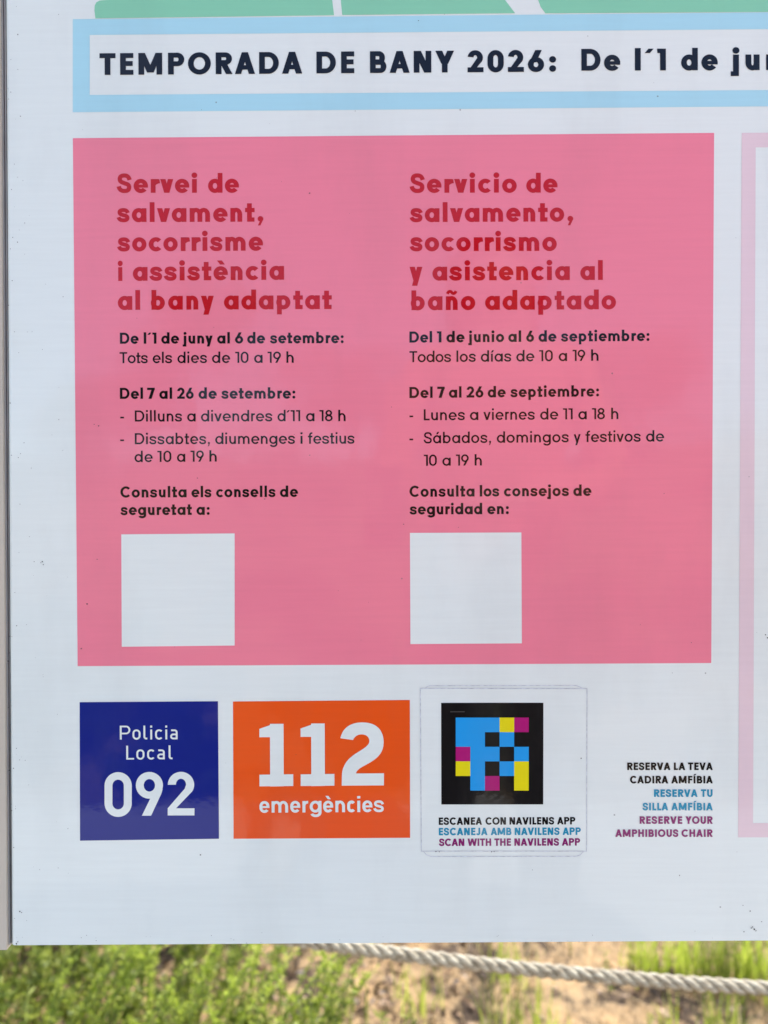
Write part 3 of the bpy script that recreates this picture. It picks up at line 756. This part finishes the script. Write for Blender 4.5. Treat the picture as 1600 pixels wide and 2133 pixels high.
def weed(ls, ss, x, y, h, lean, nl, leaf, dens=1.0, z0=None, nsh=14):
    """one upright weed: curved main stem with side shoots, small pointed leaves along all of them"""
    z = gnd(x,y)-.01 if z0 is None else z0
    t = np.linspace(0,1,7); la = rng.uniform(-.2,.2,2)+np.array(lean)
    P = np.stack([x+la[0]*h*t**1.6, y+la[1]*h*t**1.6, z+h*t], 1)
    stalk(ss, P, .0022+.004*h, .0010)
    shoots = [P]
    for k in range(int(3+h*nsh) if nsh else 1):
        u = rng.uniform(.15,.9); i = u*6; i0 = int(i); p = P[i0]*(1-i+i0)+P[min(6,i0+1)]*(i-i0)
        an = rng.uniform(0,2*math.pi); l = h*rng.uniform(.15,.38)*(1.1-u*.6)
        d = np.array([math.cos(an)*.75, math.sin(an)*.75, rng.uniform(.5,1.1)]); d /= np.linalg.norm(d)
        tt = np.linspace(0,1,4)[:,None]; Q = p+d*l*tt+np.array([0,0,.25*l])*tt**2
        stalk(ss, Q, .0014, .0006); shoots.append(Q)
    for Q in shoots:
        m_ = max(3,int(nl*dens*(1 if Q is P else .45)))
        u = rng.uniform(.05,1.0,m_)*(len(Q)-1); i0 = u.astype(int); i1 = np.minimum(i0+1,len(Q)-1); fr = (u-i0)[:,None]
        pp = Q[i0]*(1-fr)+Q[i1]*fr
        dv = unit(rng.normal(size=(m_,3))*np.array([1,1,.5])+np.array([0,0,.55]))
        leaves(ls, pp, dv, leaf*rng.uniform(.6,1.5,m_), leaf*rng.uniform(.22,.42,m_))
def blades(acc, x, y, n, h, spread, lean=.35, wd=.004, z0=None):
    """tuft of grass: bent tapering blades"""
    for _ in range(n):
        bx, by = x+rng.normal()*spread, y+rng.normal()*spread; z = (gnd(bx,by) if z0 is None else z0)-.005
        an = rng.uniform(0,2*math.pi); l = h*rng.uniform(.55,1.15); ln = lean*rng.uniform(.2,1.4)
        dx, dy = math.cos(an), math.sin(an); sx, sy = -dy, dx; V = []; K = 4
        for k in range(K):
            t = k/(K-1); o = ln*l*t*t; ww = wd*(1-t*.92)*.5
            cx, cy, cz = bx+dx*o, by+dy*o, z+l*t*(1-.18*ln*t)
            V += [(cx-sx*ww,cy-sy*ww,cz),(cx+sx*ww,cy+sy*ww,cz)]
        acc.add(V, [(2*k,2*k+1,2*k+3,2*k+2) for k in range(K-1)])
def gp(px, py, h=0.0):
    """ground position seen at a photo pixel (through height h)"""
    d = ray(px, py); t = (HC-h)/d[1]; return d[0]*t, t-D
# dense leafy weeds at the left: one undergrowth mass plus the tall stems one can tell apart
ls, ss = Acc(), Acc()
for _ in range(1000):
    x = -2.0+rng.beta(1.5,1.0)*2.0; y = rng.uniform(.42,2.9)
    edge = -.22+.16*math.sin(y*4.1)+.10*math.sin(y*9.7+1)
    if x > edge+rng.exponential(.10): continue
    weed(ls, ss, x, y, rng.uniform(.12,.30), (.14,-.05), 34, .017)
ls.obj('undergrowth', WEED, kind='stuff', label='dense bright green leafy weeds behind the lower left of the board', cat='undergrowth')
ss.obj('undergrowth_stems', STEM, kind='stuff', label='pale green stems inside the dense leafy weeds', cat='undergrowth')
tall = [((70,2060),.36,'tall bright weed stem nearest the left edge under the post'),
        ((165,2030),.40,'upright weed under the left corner of the board'),
        ((300,2060),.38,'leaning weed shoot below the blue police box'),
        ((430,2110),.33,'weed shoot leaning right below the gap between blue and orange boxes'),
        ((505,2040),.34,'tall thin weed stem leaning right under the orange box'),
        ((610,2090),.30,'isolated green weed stem left of where the rope appears'),
        ((230,2110),.30,'low leafy weed at the bottom edge left of centre')]
for (px, py), h, lb in tall:
    h *= 1.2
    x, y = gp(px, py, h*.5); t = empty('tall_weed', (x,y,gnd(x,y)), label=lb, cat='weed')
    l, s = Acc(), Acc()
    for k in range(5):
        weed(l, s, rng.normal()*.03, rng.normal()*.03, h*rng.uniform(.7,1.1), (.42+.14*rng.normal(),.0), 150, .011, z0=-.01, nsh=0)
    l.obj('foliage', WEEDY, t); s.obj('stem', STEM, t)
# sparse greens over the sandy right half
ls, ss = Acc(), Acc()
for _ in range(46):
    x, y = rng.uniform(-.25,1.7), rng.uniform(.5,2.8)
    weed(ls, ss, x, y, rng.uniform(.05,.12), (0,0), 14, .013)
ls.obj('seedling_leaves', WEED, kind='stuff', label='sparse small green seedlings on the sandy soil', cat='seedlings')
ss.obj('seedling_stems', STEM, kind='stuff', label='thin stems of the sparse seedlings on the sandy soil', cat='seedlings')
tufts = [((1345,1972),.12,'yellow green grass tuft above the rope right of the notice',WEEDY,70),
         ((1420,1975),.13,'grass tuft above the rope under the booking caption',WEEDY,80),
         ((1500,1972),.16,'tall light green grass tuft near the right edge above the rope',WEED,110),
         ((1580,1975),.18,'tall grass clump at the right edge of the view',WEEDY,130),
         ((1060,1985),.13,'small yellow green tuft just above the rope in the middle',WEEDY,40),
         ((1050,2085),.16,'thin green tuft below the rope at centre right',WEED,40),
         ((1510,2110),.15,'pale green tuft below the rope at the lower right',WEED,60),
         ((870,2045),.12,'small bright tuft right under the rope below the sticker',WEEDY,30),
         ((1130,2100),.12,'low tuft at the bottom edge right of centre',WEEDY,26),
         ((1390,2110),.10,'little yellow tuft in bare sand below the rope',WEEDY,22),
         ((720,2070),.13,'sparse tuft left of centre below the rope end',WEED,26)]
for (px, py), h, lb, mt, nb in tufts:
    x, y = gp(px, py, h*.45); a = Acc(); blades(a, 0, 0, nb, h, .02+.06*h, z0=0.0, wd=.005)
    o = a.obj('grass_tuft', mt, label=lb, cat='grass tuft'); o.location = (x,y,gnd(x,y))
a = Acc()
for _ in range(1500):
    x, y = rng.uniform(-.5,2.0), rng.uniform(.5,2.6); blades(a, x, y, rng.integers(2,7), rng.uniform(.03,.10), .025, 1.1, .0035)
a.obj('dry_grass', DRY, kind='stuff', label='dry straw coloured stalks lying on the sand', cat='dry grass')
a = Acc(); n = 14000
pp = np.stack([rng.uniform(-1.6,2.4,n), rng.uniform(.45,3.2,n), np.zeros(n)],1)
den = np.array([noise.noise(Vector((p[0]*3.1,p[1]*3.1,5.5))) for p in pp]); pp = pp[(den > .0) | ((pp[:,0] > -.35) & (pp[:,0] < .22) & (rng.random(n) < .98))]
pp[:,2] = [gnd(p[0],p[1])+rng.uniform(.001,.014) for p in pp]; n = len(pp)
leaves(a, pp, unit(rng.normal(size=(n,3))*np.array([1,1,.35])), rng.uniform(.012,.035,n), rng.uniform(.006,.016,n))
a.obj('leaf_litter', leafmat('dead_leaf', (.045,.025,.015), (.24,.14,.07), .1), kind='stuff', label='brown dead leaves in patches on the sandy ground', cat='litter')
a = Acc()
for _ in range(900):
    x, y = rng.uniform(-.9,2.2), rng.uniform(.45,3.0); z = gnd(x,y)+.006; an = rng.uniform(0,math.pi*2); l = rng.uniform(.02,.10)
    stalk(a, [Vector((x,y,z)), Vector((x+math.cos(an)*l*.5,y+math.sin(an)*l*.5,z+rng.uniform(0,.02))), Vector((x+math.cos(an+.3)*l,y+math.sin(an+.3)*l,z+rng.uniform(-.004,.02)))], rng.uniform(.0012,.0028), .0008)
a.obj('twig_litter', simple('brown_twig', (.16,.09,.05), .9, var=.4, scale=8), kind='stuff', label='brown twigs and litter scattered over the sandy ground', cat='litter')
def rock(r, seed):
    V = []; F = []; nu, nv = 8, 5
    for j in range(nv+1):
        for i in range(nu):
            th = math.pi*j/nv; ph = 2*math.pi*i/nu; d = Vector((math.sin(th)*math.cos(ph), math.sin(th)*math.sin(ph), math.cos(th)*.6))
            V.append(d*r*(1+.5*noise.noise(d*1.7+Vector((seed,seed*2,0)))))
    for j in range(nv):
        for i in range(nu): F.append((j*nu+i, (j+1)*nu+i, (j+1)*nu+(i+1)%nu, j*nu+(i+1)%nu))
    return V, F
parts = []
for k in range(1100):
    x, y = rng.uniform(-1.4,2.2), rng.uniform(.45,3.2); r = .003+rng.exponential(.004); r = min(r,.016)
    v, f = rock(r, k*.37); z = gnd(x,y)+r*.15
    parts.append(([(p[0]+x, p[1]+y, p[2]+z) for p in v], f))
V, F = join(parts); mesh('pebbles', V, F, PEB, kind='stuff', label='pebbles and clods on the sandy ground behind the board', cat='pebbles')
# wider surroundings: low scrub over the plot and the bank
a = Acc()
for _ in range(900):
    x, y = rng.uniform(-14,14), (rng.uniform(3,16) if rng.random() < .55 else -rng.uniform(2.6,13))
    blades(a, x, y, 7, rng.uniform(.10,.28), .09, .5, .012)
a.obj('scrub_grass', WEED, kind='stuff', label='scattered scrub grass over the plot and the bank', cat='grass')

# ------------------------------------------------------------------ rope and its posts
ROPE = None
def rope_mat():
    mt, t, b = new_mat('weathered_rope')
    tcn = node(t, 'ShaderNodeUVMap') if False else node(t, 'ShaderNodeTexCoord')
    n = node(t, 'ShaderNodeTexNoise', i_Scale=120.0, i_Detail=6.0); mp_ = node(t, 'ShaderNodeMapping'); mp_.inputs['Scale'].default_value = (.25,1.4,1.4)
    t.links.new(tcn.outputs['Object'], mp_.inputs[0]); t.links.new(mp_.outputs[0], n.inputs['Vector'])
    r = node(t, 'ShaderNodeValToRGB'); t.links.new(n.outputs['Fac'], r.inputs[0])
    r.color_ramp.elements[0].position = .3; r.color_ramp.elements[0].color = (.18,.14,.09,1); r.color_ramp.elements[1].position = .65; r.color_ramp.elements[1].color = (.45,.405,.315,1)
    t.links.new(r.outputs[0], b.inputs['Base Color']); b.inputs['Roughness'].default_value = .9
    bb = node(t, 'ShaderNodeBump', i_Strength=1.0, i_Distance=.002); t.links.new(n.outputs['Fac'], bb.inputs['Height']); t.links.new(bb.outputs[0], b.inputs['Normal'])
    return mt
ROPE = rope_mat()
RD = 1.06
ctl = [(700,1969,RD),(819,1986.5,RD),(1000,2006.5,RD),(1100,2019,RD),(1350,2042,RD),(1600,2059,RD)]
pts = [W(*c) for c in ctl]
# smooth sag: quadratic fit of height over x, carried on to the posts on both sides
xs_ = np.array([p.x for p in pts]); zs_ = np.array([p.z for p in pts]); co = np.polyfit(xs_, zs_, 2); yr_ = RD-D
if co[0] < .02: co = np.array([.06, *np.polyfit(xs_, zs_-.06*xs_**2, 1)])
x0r, x1r = -.85, 1.55
rope_z = lambda x: co[0]*x*x+co[1]*x+co[2]
rr = .0104; s0 = .0057; NT = 700; strands = []
arc = 0; px_, pz_ = x0r, rope_z(x0r); lay = .062
rope = empty('barrier_rope', (x0r, yr_, rope_z(x0r)), label='thick pale twisted rope crossing behind the board bottom', cat='rope')
cen = []
for i in range(NT+1):
    x = x0r+(x1r-x0r)*i/NT; z = rope_z(x); arc += math.hypot(x-px_, z-pz_); px_, pz_ = x, z
    cen.append((x, z, arc, math.atan(2*co[0]*x+co[1])))
for k in range(3):
    P = []
    for x, z, s, sl_ in cen:
        an = 2*math.pi*(s/lay + k/3)
        cy_, cz_ = math.cos(an)*s0, -math.sin(an)*s0
        P.append(Vector((x-x0r-math.sin(sl_)*cz_, -cy_, z-rope_z(x0r)+cz_)))
    V, F = tube_geo(P, rr-s0+.0003, 10)
    mesh('strand', V, F, ROPE, rope, smooth=True)
WOOD = simple('weathered_wood', (.30,.24,.17), .85, var=.3, scale=9, bump=.002, bscale=40)
for x, lb in ((x0r-.045,'round wooden post holding the left end of the rope'),(x1r+.045,'round wooden post holding the right end of the rope')):
    t = empty('wooden_post', (x, yr_, gnd(x,yr_)-.1), label=lb, cat='post', group='posts of the rope barrier')
    top = rope_z(min(max(x,x0r),x1r))+.12-(gnd(x,yr_)-.1)
    v, f = tube_geo([(0,0,0),(0,0,top*.5),(0,0,top-.012),(0,0,top)], [.05,.049,.048,.040], 20); mesh('post_shaft', v, f, WOOD, t, smooth=False)
    v, f = tube_geo([(0,0,top-.138),(0,0,top-.130),(0,0,top-.108),(0,0,top-.100)], [.050,.0535,.0535,.050], 20); mesh('rope_collar', v, f, ROPE, t)

# ------------------------------------------------------------------ behind the camera (mirrored in the film)
def tree(name, x, y, h, cr, label, seed, nleaf=2600):
    r = np.random.default_rng(seed); z0 = gnd(x,y)-.1
    t = empty(name, (x,y,z0), label=label, cat='tree', group='trees on the bank')
    lx, ly = r.normal()*.3, r.normal()*.3
    P = [(lx*(u**2), ly*(u**2), h*.62*u) for u in np.linspace(0,1,7)]
    parts = [tube_geo(P, list(np.linspace(.05*h*.5,.02*h*.5,7)), 8)]
    cl = []
    for k in range(11):
        an = r.uniform(0,2*math.pi); u = r.uniform(.45,1); b = np.array(P[int(u*6)]); d = np.array([math.cos(an), math.sin(an), r.uniform(.25,1.0)]); e_ = b+d*cr*r.uniform(.55,1.0)
        mid = (b+e_)/2+np.array([0,0,.1*cr]); parts.append(tube_geo([tuple(b),tuple(mid),tuple(e_)], [.016*h*.5,.010*h*.5,.004*h*.5], 6)); cl.append(e_); cl.append(mid+r.normal(size=3)*.2*cr)
    v, f = join(parts); mesh('trunk', v, f, WOOD, t)
    a = Acc(); global rng; keep = rng; rng = r
    n = nleaf//len(cl)
    for c in cl:
        pp = c+r.normal(size=(n,3))*cr*np.array([.22,.22,.16]); leaves(a, pp, unit(r.normal(size=(n,3))+np.array([0,0,.3])), r.uniform(.06,.14,n)*1.4, r.uniform(.03,.06,n)*1.4)
    rng = keep
    a.obj('crown', TREE_LEAF, t)
TREE_LEAF = leafmat('tree_leaf', (.035,.065,.018), (.09,.14,.04), .25)
tree('pine_tree', -2.9, -9.5, 4.4, .8, 'bushy tree on the bank at the far left behind the camera', 1, 5200)
tree('pine_tree', -9.0, -12.5, 5.6, 1.9, 'slim tree further back on the bank behind the camera', 2, 3600)
tree('pine_tree', 9.0, -12.0, 4.2, 1.7, 'rounded tree on the bank at the right behind the camera', 3, 3600)
for k, (x, y, h, cr, lb) in enumerate([(-6.2,-13.5,2.9,1.3,'low wide tree left of the slim one on the bank behind the camera'),
        (.8,-14,2.7,1.1,'small tree on the ridge straight behind the camera'),(3.0,-12.5,3.3,1.2,'medium tree right of centre on the ridge behind the camera'),
        (5.4,-14.5,2.9,1.4,'broad tree between the medium and the rounded one behind the camera'),(-.9,-15.5,3.6,1.2,'tree left of centre on the far side of the ridge behind the camera')]):
    tree('pine_tree', x, y, h, cr, lb, 11+k, 3600)

a = Acc(); a2 = Acc()
for k in range(80):
    x, y = (rng.uniform(-8,9), rng.uniform(-11,-5.0)) if k < 26 else (rng.uniform(-2.6,3.0), rng.uniform(-4.4,-2.3)); z = gnd(x,y); rr_ = rng.uniform(.25,.8)*(1 if k < 26 else .45); n = 260
    d = unit(rng.normal(size=(n,3))); d[:,2] = np.abs(d[:,2]); pp = np.array([x,y,z])+d*rr_*rng.uniform(.5,1,(n,1))*np.array([1,1,.8])
    leaves(a, pp, unit(d+.6*rng.normal(size=(n,3))), rng.uniform(.06,.13,n), rng.uniform(.03,.06,n))
a.obj('bank_scrub', TREE_LEAF, kind='stuff', label='dark low bushes dotted over the sandy bank', cat='bushes')

# the photographer, standing behind the phone
SKIN = simple('skin', (.50,.30,.21), .5, var=.06); CLOTH = simple('coral_shirt', (.75,.24,.14), .85, var=.2); JEAN = simple('dark_trousers', (.03,.035,.06), .85, var=.2)
HAIR = simple('dark_hair', (.03,.02,.015), .5, var=.3)
PX, PY = .25, -.98
def skin_obj(name, verts, edges, radii, mat, parent, sub=2):
    me = bpy.data.meshes.new(name); me.from_pydata(verts, edges, []); me.materials.append(mat)
    o = bpy.data.objects.new(name, me); link(o, parent)
    mo = o.modifiers.new('skin','SKIN'); mo.use_smooth_shade = True
    for i, r in enumerate(radii):
        sv = me.skin_vertices[0].data[i]; sv.radius = r if hasattr(r,'__len__') else (r,r); sv.use_root = (i == 0)
    mo = o.modifiers.new('sub','SUBSURF'); mo.levels = sub; mo.render_levels = sub
    return o
gz = gnd(PX,PY)
pers = empty('person', (PX,PY,gz), label='person in a coral shirt holding up a phone, seen only as a reflection', cat='person')
H0 = 1.80-gz*0
bv = [(0,0,.98),(0,.0,1.15),(0,.0,1.33),(0,.0,1.47),(0,.01,1.56),(0,.03,1.64),(0,.03,1.73),
      (-.18,.0,1.45),(-.24,.05,1.20),(-.24,.26,1.16),(-.24,.31,1.155),
      (.18,.0,1.45),(.24,.08,1.19),(-.05,.27,1.155),(-.11,.305,1.15),
      (-.10,0,.93),(-.11,.01,.50),(-.12,-.02,.09),(-.12,.12,.035),
      (.10,0,.93),(.11,.01,.50),(.13,-.02,.09),(.14,.12,.035)]
be = [(0,1),(1,2),(2,3),(3,4),(4,5),(5,6),(3,7),(7,8),(8,9),(9,10),(3,11),(11,12),(12,13),(13,14),(0,15),(15,16),(16,17),(17,18),(0,19),(19,20),(20,21),(21,22)]
brd = [(.15,.10),(.14,.09),(.165,.10),(.12,.08),(.05,.05),(.078,.095),(.075,.09),.062,.042,.026,.022,.062,.042,.026,.022,.085,.058,.042,.036,.085,.058,.042,.036]
skin_obj('body', bv, be, brd, SKIN, pers)
sh = [(0,0,.95),(0,0,1.15),(0,0,1.33),(0,0,1.475),(-.185,0,1.45),(-.24,.05,1.21),(-.24,.21,1.165),(.185,0,1.45),(.24,.08,1.20),(.0,.245,1.16)]
skin_obj('shirt', sh, [(0,1),(1,2),(2,3),(3,4),(4,5),(5,6),(3,7),(7,8),(8,9)], [(.18,.125),(.16,.11),(.18,.115),(.10,.09),.075,.056,.040,.075,.056,.040], CLOTH, pers)
skin_obj('trousers', [(0,0,.96),(-.10,0,.90),(-.11,.01,.50),(-.12,-.02,.10),(.10,0,.90),(.11,.01,.50),(.13,-.02,.10)], [(0,1),(1,2),(2,3),(0,4),(4,5),(5,6)], [(.17,.12),.105,.075,.06,.105,.075,.06], JEAN, pers)
skin_obj('hair', [(0,-.01,1.80),(0,-.045,1.72),(0,-.06,1.60),(0,-.055,1.50)], [(0,1),(1,2),(2,3)], [(.085,.085),(.115,.085),(.12,.06),(.10,.045)], HAIR, pers)
for i in range(4):       # curled fingers of both hands round the phone edges
    z = 1.185-.017*i
    skin_obj('finger', [(-.245,.305,z),(-.255,.335,z),(-.262,.352,z),(-.282,.362,z-.002)], [(0,1),(1,2),(2,3)], [.009,.0085,.008,.007], SKIN, pers, 1)
    skin_obj('finger', [(-.115,.300,z-.01),(-.115,.330,z-.01),(-.122,.350,z-.01),(-.138,.358,z-.012)], [(0,1),(1,2),(2,3)], [.009,.0085,.008,.007], SKIN, pers, 1)
ph = empty('phone', (0,-D-.034,HC), label='dark phone held up in front of the board, seen only as a reflection', cat='phone')
v, f = box_geo(-.036,.036,-.004,.004,-.074,.074,.003); mesh('case', v, f, simple('phone_case',(.02,.02,.022),.3,var=.05), ph)
v, f = box_geo(-.030,.004,.0041,.006,.036,.068,.0008); mesh('lens_plate', v, f, simple('lens_plate',(.03,.03,.03),.15,var=.05), ph)
